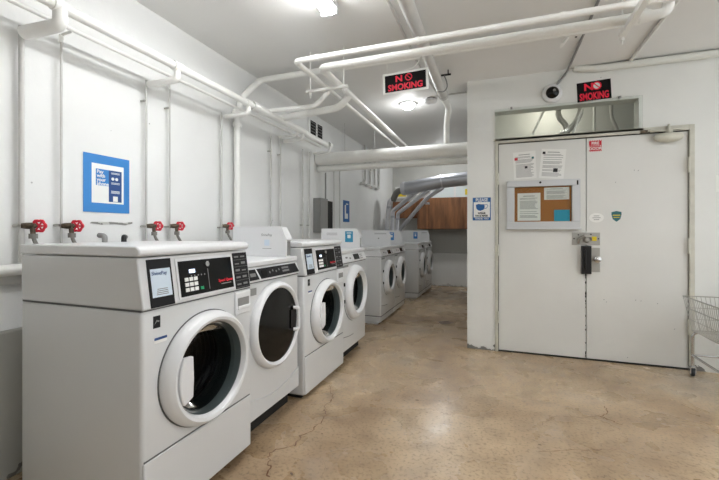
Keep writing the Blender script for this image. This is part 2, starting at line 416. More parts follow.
kn = thing('knob_plate', (.82, DW+.012, .80), 'steel backplate with round knob beside the black grip box', 'door knob')
obj('plate', rel(B().box(.80, .872, DW+.006, DW+.012, .80, 1.018), kn), M['steel'], kn, bevel=.002)
obj('knob', rel(B().lathe([(0, .016), (.02, .012), (.03, .02), (.045, .029), (.06, .028), (.068, .015), (.07, 0)], (.842, DW+.006, .915), (0, -1, 0), 24), kn), M['chrome'], kn)

# transom: glass sheet over an opening, pipes in the space behind
tw = struct('window_1', B().box(TX0-.02, TX1+.022, DW-.016, DW-.010, TZ0-.0, TZ1+.018), M['clear'])
b = B().box(TX0-.03, TX1+.03, DW-.012, DW+.02, TZ0-.022, TZ0)
struct('window_sill', b, M['frame'], tw)
for x in (.13, 1.02): obj('clip', B().box(x-.008, x+.008, DW-.022, DW, TZ1+.012, TZ1+.03), M['greybox'], tw)
def pipe_thing(name, label, cat, segs, m, r, group=None, fillet=.05, seg=14, couplings=(), clamps=()):
    base = V(segs[0][0])
    b = B()
    for sg in segs:
        b.sweep([V(p)-base for p in sg], r, seg, fillet=fillet)
    root = thing(name, base, label, cat, group)
    obj('pipe', b, m, root)
    for p, d, rr, ln in couplings:
        q = B().lathe([(-ln/2, r*.9), (-ln/2, rr), (ln/2, rr), (ln/2, r*.9)], V(p)-base, d, 16)
        obj('coupling', q, m, root)
    return root
def zz(x, y, z): return (x, y, z)
pipe_thing('vertical_pipe', 'cream vertical pipe with loop behind the glass over the doors', 'pipe', [[(.70, 4.6, 0), (.70, 4.6, 2.3), (.62, 4.6, 2.4), (.62, 4.6, 2.63)], ], M['pipeg'], .028, 'pipes behind the transom')
pipe_thing('vertical_pipe', 'thin straight cream pipe behind the transom glass, right half', 'pipe', [[(.98, 4.7, 0), (.98, 4.7, 2.62)]], M['pipe'], .014, 'pipes behind the transom')
pipe_thing('vertical_pipe', 'cream pipe with bent top behind the transom glass near its right end', 'pipe', [[(1.22, 4.8, 0), (1.22, 4.8, 2.25), (1.16, 4.8, 2.4), (1.16, 4.8, 2.6)]], M['pipeg'], .018, 'pipes behind the transom')
pipe_thing('sloping_pipe', 'thin white pipe sloping across the transom glass under the wall sign', 'pipe', [[(.66, 4.25, 2.02), (.82, 4.25, 2.45)]], M['pipe'], .010, 'pipes behind the transom')
pipe_thing('sloping_pipe', 'thin white pipe sloping behind the left half of the transom glass', 'pipe', [[(.30, 4.3, 2.07), (.46, 4.3, 2.42)]], M['pipe'], .010, 'pipes behind the transom')
pipe_thing('horizontal_pipe', 'cream horizontal pipe along the bottom of the transom opening', 'pipe', [[(-.1, 4.3, 2.10), (.62, 4.3, 2.12), (.78, 4.3, 2.3), (.78, 4.3, 2.6)]], M['pipeg'], .028, 'pipes behind the transom', fillet=.1)

# ------------------------------------------------------------------ washers and dryers
def fascia(x0, z0, x1, z1, y=0):
    """frame lying in a tilted front plane: right = +y, up = along the tilt"""
    u = V((x1-x0, 0, z1-z0)).normalized()
    return (V((x0, y, z0)), YR, u)
def make_washer(W):
    h = W/2; root = thing('washer', (0, 0, 0), '', 'washing machine', 'front load washers')
    body = obj('body', B().box(-.70, 0, -h, h, .028, .869), M['enamel'], root, bevel=.016, seg=3)
    cz, cy = .563, .0
    cut(body, obj('k', B().lathe([(-.42, 0), (-.42, .2), (.1, .2), (.1, 0)], (0, cy, cz), (1, 0, 0), 64), None))
    # housing with tilted front, above a thin seam
    obj('control_housing', B().prism([(-.70, .871), (.004, .871), (-.026, 1.068), (-.70, 1.068)], (V((0, h-.002, 0)), XR, ZU), 0, W-.004), M['enamel'], root, bevel=.006)
    obj('top_cover', B().prism([(-.705, 1.072), (-.022, 1.072), (-.010, 1.082), (-.012, 1.10), (-.03, 1.113), (-.705, 1.113)], (V((0, h+.0005, 0)), XR, ZU), 0, W+.001), M['enamel2'], root, bevel=.006)
    obj('seam', B().box(-.69, -.003, -h+.002, h-.002, .866, .873), M['seam'], root)
    lp = obj('lower_panel', B().box(-.01, .006, -h+.006, h-.006, .036, .300), M['enamel'], root, bevel=.005)
    obj('seam', B().box(-.004, .0015, -h+.01, h-.01, .298, .306), M['seam'], root)
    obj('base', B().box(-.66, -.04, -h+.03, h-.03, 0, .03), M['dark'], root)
    # door
    ring = B().lathe([(.0, .245), (.012, .247), (.03, .243), (.05, .232), (.060, .221), (.056, .208), (.038, .199), (.0, .194), (-.03, .19), (-.03, .2), (0, .245)], (0, cy, cz), (1, 0, 0), 72, squash=1.05)
    door = obj('door', ring, M['enamel2'], root)
    obj('shadow_gap', B().lathe([(.0005, .243), (.002, .251), (.0, .251)], (0, cy, cz), (1, 0, 0), 64, squash=1.05), M['seam'], door)
    obj('glass', B().lathe([(.034, .1975), (.030, .19), (.0, .172), (-.05, .155), (-.075, .12), (-.085, .06), (-.087, 0)], (0, cy, cz), (1, 0, 0), 48, squash=1.045), M['glass'], door)
    obj('seal', B().lathe([(-.02, .199), (-.012, .185), (-.03, .172), (-.05, .168), (-.06, .18), (-.075, .170), (-.09, .175), (-.095, .198)], (0, cy, cz), (1, 0, 0), 56), M['rubber'], root)
    pr = [(-.09, .198)]
    for k in range(10): pr += [(-.10-k*.028, .1975), (-.113-k*.028, .192)]
    pr += [(-.395, .19), (-.40, .16), (-.39, .15), (-.40, .12), (-.388, .105), (-.40, .08), (-.38, .05), (-.38, 0)]
    obj('drum', B().lathe(pr, (0, cy, cz), (1, 0, 0), 56), M['drum'], root)
    # handle: slab closing the left chord of the opening
    pts = []
    for k in range(13):
        a = math.radians(180-27+k*54/12); pts.append((cy+.212*math.cos(a), cz+.212*math.sin(a)))
    pts += [(cy-.142, cz-.075), (cy-.138, cz), (cy-.142, cz+.092)]
    obj('handle', B().prism(pts[::-1], (V((.044, 0, 0)), YR, ZU), 0, .02), M['enamel2'], door, bevel=.004)
    # drawer pocket
    dr = obj('detergent_drawer', B().box(-.002, .010, h-.135, h-.012, .745, .862), M['enamel2'], root, bevel=.006)
    obj('pocket', B().box(.0105, .0115, h-.12, h-.03, .782, .83), M['greybox'], dr, bevel=.0)
    obj('lip', B().box(.010, .018, h-.122, h-.028, .772, .79), M['enamel2'], dr, bevel=.003)
    # fascia fittings
    F = fascia(.004, .871, -.026, 1.068)
    cp = obj('control_panel', B().fbox(F, -.158, .200, .012, .185, .0, .004), M['enamel2'], root, bevel=.003)
    obj('display_panel', B().fbox(F, -.147, .188, .022, .172, .004, .006), M['blackg'], cp)
    obj('screen', B().fbox(F, -.092, -.058, .118, .134, .006, .0068), M['lcd'], cp)
    b = B()
    for i in range(3):
        for j in range(3): b.fbox(F, -.122+i*.026, -.102+i*.026, .040+j*.022, .056+j*.022, .006, .009)
    obj('keypad', b, M['paper'], cp)
    obj('start_button', B().fbox(F, -.036, -.018, .040, .053, .006, .009), M['green'], cp)
    b = B()
    for i in range(5): b.fbox(F, -.085+i*.02, -.079+i*.02, .102, .108, .006, .0066)
    obj('indicator', b, M['ink'], cp)
    o_, r_, u_ = F; n_ = r_.cross(u_)
    obj('lock', B().lathe([(0, .013), (.006, .012), (.007, .0)], o_+r_*.018+u_*.15+n_*.006, n_, 18), M['chrome'], cp)
    obj('coin_slot', B().fbox(F, .019, .0215, .035, .128, .006, .0068), M['greybox'], cp)
    text('lettering', 'Speed Queen', .019, (o_+r_*.082+u_*.058+n_*.006, r_, u_), M['redst'], cp, bold=.0008, label='red lettering')
    obj('lettering_line', B().fbox(F, .10, .17, .046, .050, .006, .0066), M['greybox'], cp)
    ch = obj('card_holder', B().fbox(F, -h+.038, -h+.150, .004, .19, 0, .005), M['decal'], root)
    obj('card', B().fbox(F, -h+.047, -h+.141, .042, .152, .005, .006), M['paperb'], ch)
    text('lettering', 'ShinePay', .0205, (o_+r_*(-h+.051)+u_*.128+n_*.006, r_, u_), M['navy'], ch)
    b = B()
    for k in range(4): b.fbox(F, -h+.065+k*.002, -h+.123-k*.001, .05+k*.007, .053+k*.007, .006, .0064)
    obj('print', b, M['ink'], ch)
    ci = obj('cycle_chart', B().fbox(F, .208, h-.014, .006, .188, 0, .004), M['decal'], root)
    b = B(); rnd = random.Random(3); cw = h-.014-.208
    for j in range(5):
        z = .02+j*.035
        b.fbox(F, .210, h-.016, z-.008, z-.0068, .004, .0046)
        for i in range(2): b.fbox(F, .217+i*cw*.45, .217+i*cw*.45+cw*.3, z+.004, z+.004+rnd.uniform(.006, .014), .004, .0046)
    obj('print', b, M['ink'], ci)
    s_ = obj('energy_sticker', B().box(0, .0008, -h+.05, -h+.083, .795, .842), M['decal'], root)
    obj('print', B().prism([(0, 0), (.012, .012), (.022, .008), (.024, .014), (.01, .018)], FX(.0008, -h+.055, .808), 0, .0004), M['ink'], s_)
    s2 = obj('serial_sticker', B().box(0, .0008, -h+.055, -h+.115, .735, .755), M['paper'], root)
    obj('print', B().box(.0008, .0012, -h+.055, -h+.115, .747, .757), M['navy'], s2)
    # hose elbows poking over the back
    obj('hose_elbow', B().sweep([(-.64, .0, 1.11), (-.64, .0, 1.145), (-.68, .0, 1.148)], .013, 10, fillet=.015), M['greybox'], root)
    obj('hose_elbow', B().sweep([(-.62, .09, 1.11), (-.62, .09, 1.14), (-.66, .13, 1.138)], .013, 10, fillet=.015), M['black'], root)
    return root

def make_dryer(W, top, kind):
    h = W/2; root = thing('dryer', (0, 0, 0), '', 'dryer', 'front load dryers')
    zb = {'big': .115, 'mid': .095, 'far': .10}[kind]
    fz = top-.12                                      # bottom of the control fascia
    body = obj('body', B().box(-.70, 0, -h, h, zb, fz), M['enamel'], root, bevel=.014, seg=3)
    R, r = (.257, .224) if kind == 'big' else ((.225, .168) if kind == 'far' else (.25, .175))
    cz = .603 if kind == 'big' else top-.40
    cy = 0
    if kind != 'big':
        cut(body, obj('k', B().lathe([(-.42, 0), (-.42, r+.012), (.1, r+.012), (.1, 0)], (0, cy, cz), (1, 0, 0), 64), None))
    ch = obj('control_housing', B().prism([(-.70, fz+.003), (.008, fz+.003), (.012, fz+.015), (-.016, fz+.083), (-.70, fz+.083)], (V((0, h-.001, 0)), XR, ZU), 0, W-.002), M['enamel2'], root, bevel=.004)
    obj('top_deck', B().box(-.70, -.006, -h-.002, h+.002, fz+.086, top), M['enamel2'], root, bevel=.008)
    obj('seam', B().box(-.69, .004, -h+.004, h-.004, fz-.002, fz+.005), M['seam'], root)
    obj('base', B().box(-.66, -.05 if kind == 'far' else -.07, -h+.02, h-.02, 0, zb+.01), M['enamel'] if kind == 'far' else M['dark'], root)  # near dryers: dark colour stands in for the shade under the body
    if kind == 'far':
        obj('seam', B().box(-.695, -.002, -h+.002, h-.002, zb-.004, zb+.004), M['seam'], root)
        obj('kick_plate', B().box(-.69, -.012, -h+.004, h-.004, .025, zb-.004), M['enamel'], root, bevel=.004)
    F = fascia(.012, fz+.015, -.016, fz+.083); o_, r_, u_ = F; n_ = r_.cross(u_)
    if kind == 'big':
        p = obj('control_panel', B().prism([(-h+.135, .0), (h-.012, .0), (h-.03, .062), (-h+.118, .062)], F, 0, .004), M['decal'], ch, bevel=.001)
        obj('display', B().fbox(F, -h+.15, -h+.2, .012, .05, .004, .0055), M['blackg'], p)
        b = B()
        for i in range(4): b.lathe([(0, .007), (.001, .007), (.001, .0)], o_+r_*(-.06+i*.035)+u_*(.03+.008*(i % 2))+n_*.004, n_, 12)
        for j in range(2): b.fbox(F, .08, .16, .018+j*.02, .03+j*.02, .004, .0048)
        obj('print', b, M['ink'], p)
        p = obj('coin_display', B().prism([(-h+.02, .0), (-h+.115, .0), (-h+.1, .062), (-h+.02, .062)], F, 0, .004), M['decal'], ch, bevel=.001)
        obj('print', B().fbox(F, -h+.04, -h+.09, .02, .04, .004, .0048), M['ink'], p)
    else:
        obj('display', B().fbox(F, -.02, .12, .006, .06, 0, .004), M['blackg'], ch, bevel=.001)
        b = B()
        for j in range(3): b.fbox(F, .15, .21, .008+j*.018, .016+j*.018, 0, .004)
        obj('button', b, M['greybox'], ch)
        obj('print', B().fbox(F, -.22, -.17, .03, .045, 0, .001), M['ink'], ch); obj('print', B().fbox(F, -.13, -.1, .02, .035, 0, .001), M['ink'], ch)
        obj('vent_slot', B().box(-.001, .002, -h+.02, -h+.16, fz-.035, fz-.015), M['greybox'], root)
    if kind == 'big':
        ring = [(.0, R), (.014, R+.002), (.034, R-.006), (.044, R-.022), (.042, r+.006), (.036, r), (.03, r-.004), (0, r-.01), (0, R)]
        door = obj('door', B().lathe(ring, (0, cy, cz), (1, 0, 0), 72), M['enamel2'], root)
        obj('glass', B().lathe([(.028, r+.002), (.03, r-.03), (.030, .1), (.030, 0)], (0, cy, cz), (1, 0, 0), 56), M['blackg'], door, label='black door glass')
        hd = obj('handle', B().sweep([(.036, cy+.165, cz+.07), (.056, cy+.175, cz+.07), (.056, cy+.197, cz+.065), (.056, cy+.197, cz-.065), (.056, cy+.175, cz-.07), (.036, cy+.165, cz-.07)], .011, 10, fillet=.015), M['enamel2'], door)
        obj('recess', B().box(.034, .0365, cy+.135, cy+.185, cz-.06, cz+.06), M['dark'], hd)
        obj('access_panel', B().prism([(-h+.004, zb+.0), (h-.004, zb+.0), (h-.004, .245)]+[(h-.004-(W-.008)*k/12, .245+.055*math.sin(PI*k/12)*-1) for k in range(1, 12)]+[(-h+.004, .245)], (V((0, 0, 0)), YR, ZU), -.003, .006), M['enamel'], root, bevel=.002)
        obj('drawer_pocket', B().box(-.001, .003, -h+.01, -h+.1, fz-.07, fz-.03), M['greybox'], root)
    else:
        ring = [(.0, R), (.014, R+.002), (.04, R-.01), (.058, R-.035), (.06, R-.055), (.045, r+.01), (.03, r), (.0, r-.004), (-.03, r), (-.03, r+.02), (0, R)]
        door = obj('door', B().lathe(ring, (0, cy, cz), (1, 0, 0), 72), M['enamel2'], root)
        obj('glass', B().lathe([(.028, r+.002), (.02, r-.02), (-.01, r-.04), (-.03, .1), (-.034, 0)], (0, cy, cz), (1, 0, 0), 48), M['glass'], door)
        pr = [(-.03, r+.011)]
        for k in range(8): pr += [(-.06-k*.035, r+.0105), (-.075-k*.035, r+.004)]
        pr += [(-.38, r), (-.385, .1), (-.37, .08), (-.37, 0)]
        obj('drum', B().lathe(pr, (0, cy, cz), (1, 0, 0), 48), M['drum'], root)
        b = B()
        for zq in (-.07, .08): b.box(.0, .01, -R-.018, -R-.002, cz+zq, cz+zq+.03)
        obj('hinge', b, M['dark'], door)
        obj('door_groove', B().sweep([(.001, cy+(R+.018)*math.cos(math.radians(a)), cz+(R+.018)*math.sin(math.radians(a))) for a in range(190, 262, 6)], .0028, 6), M['seam'], root)
        obj('panel_groove', B().sweep([(.001, -h+.02+W*.42*k/8, .235-.028*math.sin(PI*k/16)) for k in range(9)], .0025, 6), M['seam'], root)
    return root

XF1, XF2, XF3, XF4 = -1.245, -1.28, -1.25, -1.27
m1 = make_washer(.665); m1.location = (-1.238, 1.39, 0)
tag(m1, 'white front load washer nearest the camera, dark round door and black keypad panel', 'washing machine', 'front load washers')
m3 = make_washer(.705); m3.location = (XF3, 2.702, 0); m3.scale = (1, 1, .985)
tag(m3, 'white front load washer with keypad panel, third machine along the wall from the camera', 'washing machine', 'front load washers')
m2 = make_dryer(.585, 1.0, 'big'); m2.location = (XF2, 2.024, 0)
tag(m2, 'white dryer with large solid black round door, between the two keypad washers', 'dryer', 'front load dryers')
m4 = make_dryer(.64, 1.0, 'mid'); m4.location = (XF4, 3.385, 0)
tag(m4, 'white dryer with thick white door ring, last of the near row of four', 'dryer', 'front load dryers')
far = make_dryer(.655, .965, 'far')
labs = ['white dryer at the near end of the back rows, its plain side facing the camera',
        'white dryer directly behind the first of the back rows',
        'white dryer nearest the camera in the farthest pair',
        'white dryer farthest from the camera, in front of the low back wall']
for i, (x, y) in enumerate([(-1.36, 4.90), (-1.36, 5.57), (-1.265, 6.84), (-1.255, 7.51)]):
    o = far if i == 0 else copy_tree(far)
    o.location = (x, y, 0); tag(o, labs[i], 'dryer', 'front load dryers')

# payment boxes standing at the far edge of each dryer deck
def pay_box(x1, x0, y, z0, z1, label, sticker, ln=.11):
    root = thing('payment_box', ((x0+x1)/2, y+ln/2, z0), label, 'payment box', 'payment boxes on the dryer tops')
    hx = (x1-x0)/2; H_ = z1-z0
    obj('end_plate', B().prism([(-hx, 0), (hx, 0), (hx, H_*.62), (hx-.035, H_), (-hx, H_)], (V((0, -ln/2+.014, 0)), XR, ZU), 0, .014), M['enamel2'], root, bevel=.002)
    obj('housing', B().prism([(-hx, 0), (hx-.03, 0), (hx-.03, H_*.52), (hx-.01, H_*.56), (hx-.06, H_*.98), (-hx, H_*.98)], (V((0, ln/2, 0)), XR, ZU), 0, ln-.022), M['enamel2'], root, bevel=.002)
    obj('front_panel', B().box(hx-.03, hx-.027, -ln/2+.03, ln/2-.004, .004, H_*.5), M['greybox'], root)
    F = (V((0, -ln/2, 0)), XR, ZU)
    if sticker == 'shine':
        text('lettering', 'ShinePay', .024, (V((.02, -ln/2, H_*.68)), XR, ZU), M['ink'], root, lift=.0005)
        obj('label_patch', B().fbox(F, .045, .085, H_*.36, H_*.56, 0, .0008), M['paperb'], root)
        obj('print', B().fbox(F, .03, .1, H_*.26, H_*.275, 0, .0008), M['ink'], root)
    elif sticker == 'grey':
        b = B()
        for k in range(2): b.fbox(F, -.02, .15, H_*(.76+k*.05), H_*(.78+k*.05), 0, .0008)
        obj('print', b, M['ink'], root)
        obj('mark', B().fbox(F, .03, .05, H_*.45, H_*.52, 0, .0008), M['ink'], root)
    else:
        a, m_, w_ = sticker
        s_ = obj('sticker', B().fbox(F, a, a+w_, H_*.30, H_*.86, 0, .0008), m_, root, label='blue sticker')
        obj('print', B().fbox(F, a+w_*.3, a+w_*.7, H_*.5, H_*.68, .0008, .0014), M['paper'], s_)
        obj('print', B().fbox(F, a+w_*.2, a+w_*.8, H_*.75, H_*.79, .0008, .0014), M['paper'], s_)
        if w_ > .08:
            b = B()
            for k in range(3): b.fbox(F, -.15, -.03, H_*(.66+k*.05), H_*(.675+k*.05), 0, .0008)
            obj('print', b, M['ink'], root)
    return root
pay_box(-1.30, -1.72, 2.19, 1.0, 1.20, 'white angled payment box with small printed label on the black-door dryer', 'shine')
pay_box(-1.29, -1.71, 3.585, 1.0, 1.195, 'white payment box with light blue sticker on the last dryer of the near row', (.055, M['sky'], .085))
pay_box(-1.375, -1.80, 5.08, .965, 1.178, 'white payment box without a blue sticker, on the first dryer of the back rows', 'grey')
pay_box(-1.375, -1.80, 5.75, .965, 1.178, 'white payment box with half hidden dark blue sticker beside the unmarked one', (.015, M['blue'], .07))
pay_box(-1.285, -1.68, 6.98, .965, 1.178, 'white payment box with fully visible dark blue sticker on the farthest pair', (.03, M['blue'], .075))
pay_box(-1.275, -1.68, 7.66, .965, 1.178, 'white payment box nearest the back wall, on the farthest dryer', 'grey')

# ------------------------------------------------------------------ pipes on the left wall
root = thing('supply_pipe', (-1.934, .3, 2.225), 'long white pipe running along the left wall with drops to each riser', 'pipe')
b = B(); b.sweep([(0, -1.5, 0), (0, 2.45, 0)], .0245, 16)
obj('pipe', b, M['pipe'], root)
b = B().sweep([(0, 2.43, 0), (0, 3.3, -.0), (-.03, 3.5, 0), (-.03, 4.02, 0)], .034, 16, fillet=.1)
obj('thick_pipe', b, M['pipe'], root)
obj('coupling', B().lathe([(-.04, .03), (-.04, .04), (.04, .04), (.04, .03)], (0, 2.45, 0), (0, 1, 0), 16), M['pipe'], root)
for i, (y, rz, zz_) in enumerate([(1.215, .031, .085), (1.915, .021, .082), (2.665, .018, .08), (3.60, .018, .08), (4.30, .016, .08)]):
    yy = y-.3
    b = B().sweep([(0, yy, .0), (0, yy, -zz_), (-.212, yy-.03, -zz_-.015)], rz, 14, fillet=.03)
    b.lathe([(-.035, .025), (-.035, .031), (.035, .031), (.035, .025)], (0, yy, 0), (0, 1, 0), 14)
    obj('branch', b, M['pipe'], root)
pipe_thing('thin_pipe', 'thin white pipe beside and below the long wall pipe', 'pipe', [[(-2.08, -1.3, 2.218), (-2.08, 4.35, 2.218)]], M['pipe'], .011)
ledge = pipe_thing('wall_pipe', 'fat white horizontal pipe low on the left wall beside the nearest washer', 'pipe', [[(-2.158, -1.6, .985), (-2.158, 3.4, .985)]], M['pipe'], .027)
obj('bracket', B().box(-.04, -.02, -.0, 4.9, -.07, -.027), M['pipeg'], ledge)

def red_valve(root, o, first=False):
    """valve body, red wheel and hose below; o relative to root"""
    o = V(o)
    vb = B().lathe([(-.02, .012), (.0, .016), (.022, .017), (.024, .013), (.034, .012), (.038, .008), (.05, .007)], o, (.55, .83, 0), 14)
    vb.sweep([o+V((.012, .018, 0)), o+V((.014, .02, -.045))], .011, 12)
    d = V((.55, .83, 0)).normalized()
    vo = obj('valve', vb, M['brass'], root)
    c = o+d*.046; side = V((-d.y, d.x, 0))
    fd = V((.62, -.78, 0)).normalized(); sd = V((.78, .62, 0))      # wheel faces the room
    w_ = B(); n = 8
    hub = c
    w_.lathe([(-.008, 0), (-.008, .010), (.008, .010), (.008, 0)], hub, fd, 12)
    pts = [hub+(sd*math.cos(2*PI*k/24)+ZU*math.sin(2*PI*k/24))*(.027+.003*math.cos(2*PI*k*6/24)) for k in range(25)]
    w_.sweep(pts, .0062, 8, caps=False)
    for k in range(6):
        a = 2*PI*k/6; w_.sweep([hub, hub+(sd*math.cos(a)+ZU*math.sin(a))*.025], .0045, 6)
    obj('handwheel', w_, M['red'], root, label='red handwheel')
    hs_ = B().sweep([o+V((.014, .02, -.04)), o+V((.02, .022, -.075)), o+V((.04, .035, -.115)), o+V((.045, .045, -.20))], .009, 10, fillet=.03)
    hs_.lathe([(-.012, .015), (-.012, .018), (.012, .018), (.012, .015)], o+V((.0145, .0205, -.05)), (0, 0, 1), 12)
    obj('hose', hs_, M['hose'], root)

G = 'thin riser pipes on the left wall'
def riser(y, r, ztop, zbot, label, valve=False, x=-2.165, stub=False, clamp=None, m=None, cat='pipe'):
    root = thing('riser_pipe', (x, y, zbot), label, cat, G)
    b = B().sweep([(0, 0, 0), (0, 0, ztop-zbot)], r, 12)
    obj('pipe', b, m or M['pipeg'], root)
    if stub: obj('tee', B().sweep([(0, 0, ztop-zbot), (.085, 0, ztop-zbot+.005)], r*1.1, 10).lathe([(-.02, r), (-.02, r*1.7), (.02, r*1.7), (.02, r)], (0, 0, ztop-zbot-.02), (0, 0, 1), 12), M['pipe'], root)
    if valve: red_valve(root, (.02, .01, valve-zbot))
    for z in clamp or []:
        obj('clamp', B().sweep([(-.03, -.016, z-zbot), (.006, -.014, z-zbot)], .007, 8), M['steel'], root)
    return root
riser(1.185, .012, 2.16, 1.02, 'riser pipe with red valve farthest left, above the nearest washer', 1.195, clamp=[1.195])
riser(1.365, .0065, 2.205, 1.02, 'riser pipe with red valve, left of the blue wall poster', 1.197, stub=True, clamp=[1.2])
riser(1.885, .0065, 2.16, 1.02, 'riser pipe with red valve just right of the blue wall poster', 1.203, clamp=[2.02, 1.2])
riser(2.075, .006, 2.205, 1.02, 'riser pipe with red valve, second to the right of the poster', 1.205, stub=True, clamp=[2.03, 1.2])
riser(2.615, .009, 2.16, 1.02, 'thin riser pipe with red valve beside the thick white vertical pipe', 1.212, clamp=[1.2])
dp = pipe_thing('drain_pipe', 'thick white vertical pipe on the left wall that turns across the ceiling', 'pipe',
    [[(-2.145, 2.79, 0), (-2.145, 2.79, 2.24)], [(-2.145, 2.79, 2.2), (-2.13, 2.84, 2.36), (-2.10, 3.06, 2.585), (-.1, 3.06, 2.585), (.92, 3.06, 2.585), (.92, 3.06, 2.655)]], M['pipe'], .028, fillet=.07,
    couplings=[((-2.145, 2.79, 2.2), (0, 0, 1), .042, .05), ((-2.145, 2.79, 2.1), (0, 0, 1), .038, .03)])
riser(3.355, .009, 2.14, 1.02, 'left one of the two bare riser pipes above the black-door dryer box', clamp=[1.98])
riser(3.535, .009, 2.16, 1.02, 'right one of the two bare riser pipes above the black-door dryer box', clamp=[1.98])
riser(4.03, .010, 2.14, .70, 'left one of the two riser pipes just left of the grey wall box', clamp=[1.24])
riser(4.20, .009, 2.14, .70, 'riser pipe hard against the left side of the grey wall box', clamp=[1.24])
riser(4.95, .009, 2.12, .70, 'left one of the two riser pipes right of the grey wall box')
riser(5.16, .009, 2.12, .70, 'right one of the two riser pipes right of the grey wall box')
pipe_thing('short_branch', 'short white cross pipe joining a bare riser to the long wall pipe', 'pipe', [[(-2.165, 3.50, 2.16), (-1.97, 3.52, 2.17), (-1.94, 3.55, 2.23)]], M['pipe'], .013, fillet=.03)

# big cross pipes at the entrance to the back area
g1 = pipe_thing('cross_pipe', 'very fat white pipe crossing the room above the back dryers', 'pipe', [[(-2.19, 4.47, 2.095), (-.29, 4.47, 2.095)]], M['pipe'], .078, seg=24)
g2 = pipe_thing('cross_pipe', 'slimmer white pipe slung right under the very fat crossing pipe', 'pipe', [[(-2.19, 4.50, 1.975), (-.29, 4.50, 1.975)]], M['pipe'], .040, seg=18)
b = B()
for x in (-1.5,): b.sweep([(x, 4.49, 1.93), (x+.03, 4.49, 1.905), (x+.06, 4.49, 1.93)], .008, 8); b.sweep([(x+.09, 4.49, 1.92), (x+.105, 4.49, 1.945)], .006, 8)
bmesh.ops.translate(b.bm, verts=b.bm.verts, vec=-V((-2.19, 4.50, 1.975))); obj('clamp', b, M['pipe'], g2)
# hangers
def rod(x, y, z0, z1, label):
    return one('hanger_rod', B().sweep([(0, 0, 0), (0, 0, z0-z1)], .0045, 8), M['pipeg'], (x, y, z1), label, 'hanger rod', 'thin hanger rods from the ceiling')
rod(-1.98, 4.9, 2.15, CZ, 'thin hanger rod near the left wall above the very fat crossing pipe')
rod(-1.55, 4.9, 2.13, CZ, 'thin hanger rod mid span above the very fat crossing pipe')
# A and B: pipes across the room that turn to run back
pA = pipe_thing('ceiling_pipe', 'thin white ceiling pipe crossing the room nearest the camera then turning back', 'pipe',
    [[(2.6, 2.42, 2.385), (-1.36, 2.42, 2.385), (-1.36, 6.0, 2.385), (-2.19, 6.0, 2.385)]], M['pipe'], .0195, fillet=.035, couplings=[((-1.2, 2.42, 2.385), (1, 0, 0), .023, .05), ((-.48, 2.42, 2.385), (1, 0, 0), .024, .025), ((.35, 2.42, 2.385), (1, 0, 0), .023, .03)])
pB = pipe_thing('ceiling_pipe', 'thick white ceiling pipe running beside the thin one, with elbow up at right', 'pipe',
    [[(.89, 2.56, CZ), (.89, 2.56, 2.375), (-1.225, 2.56, 2.375), (-1.225, 6.12, 2.375), (-2.19, 6.12, 2.375)]], M['pipe'], .028, fillet=.05, couplings=[((.89, 2.56, 2.50), (0, 0, 1), .04, .08), ((.78, 2.56, 2.375), (1, 0, 0), .033, .05), ((-.35, 2.56, 2.375), (1, 0, 0), .031, .03)])
pipe_thing('side_branch', 'white branch pipe rising from the long wall pipe under the corner elbow', 'pipe', [[(-1.95, 3.18, 2.245), (-1.32, 3.12, 2.26), (-1.225, 3.13, 2.36)]], M['pipe'], .032, fillet=.06)
pipe_thing('side_branch', 'slimmer white branch pipe just above the fat branch near the wall grille', 'pipe', [[(-1.95, 2.96, 2.25), (-1.48, 2.98, 2.25), (-1.36, 3.0, 2.37)]], M['pipe'], .02, fillet=.05)
def trapeze(x0, x1, y0, y1, z, label, rods):
    root = thing('pipe_hanger', ((x0+x1)/2, (y0+y1)/2, z), label, 'pipe hanger', 'strut hangers under the ceiling pipes')
    L = V(root.location); b = B()
    if y0 == y1: b.box(x0-L.x, x1-L.x, -.014, .014, -.02, .0)
    else: b.box(-.016, .016, y0-L.y, y1-L.y, -.03, .0)
    obj('strut', b, M['pipe'], root)
    for x, y in rods:
        obj('rod', B().sweep([(x-L.x, y-L.y, -.07), (x-L.x, y-L.y, CZ-z)], .005, 8).lathe([(-.012, .011), (.012, .011)], (x-L.x, y-L.y, -.035), (0, 0, 1), 6), M['pipe'], root)
trapeze(-1.50, -1.13, 2.86, 2.86, 2.345, 'white strut hanger holding two ceiling pipes near the middle left', [(-1.465, 2.86), (-1.165, 2.86)])
trapeze(.70, .70, 2.05, 2.68, 2.345, 'white strut hanger holding the ceiling pipes at upper right', [(.70, 2.66), (.70, 2.10)])
# E: fat pipe running back under the ceiling
pE = pipe_thing('ceiling_pipe', 'fattest grey white pipe running front to back under the middle ceiling', 'pipe',
    [[(-.52, -1.2, 2.565), (-.52, 4.0, 2.565)]], M['pipeg'], .044, couplings=[((-.52, 3.98, 2.565), (0, 1, 0), .05, .06)])
pipe_thing('bent_pipe', 'white bent pipe from the fat ceiling pipe down to the crossing pipe', 'pipe', [[(-.52, 4.0, 2.555), (-.50, 4.3, 2.53), (-.545, 4.47, 2.40), (-.545, 4.47, 2.15)]], M['pipe'], .033, fillet=.08)
pipe_thing('conduit', 'thin grey conduit on the ceiling left of the fattest pipe', 'conduit', [[(-.657, -1.2, 2.648), (-.657, 3.5, 2.648), (-.60, 4.2, 2.648)]], M['pipeg'], .010)
pipe_thing('conduit', 'grey conduit on the ceiling leading to the round wall camera', 'conduit', [[(.612, -1.2, 2.648), (.612, 3.86, 2.648), (.60, 3.94, 2.62), (.50, 3.945, 2.50)]], M['greybox'], .010, fillet=.04)
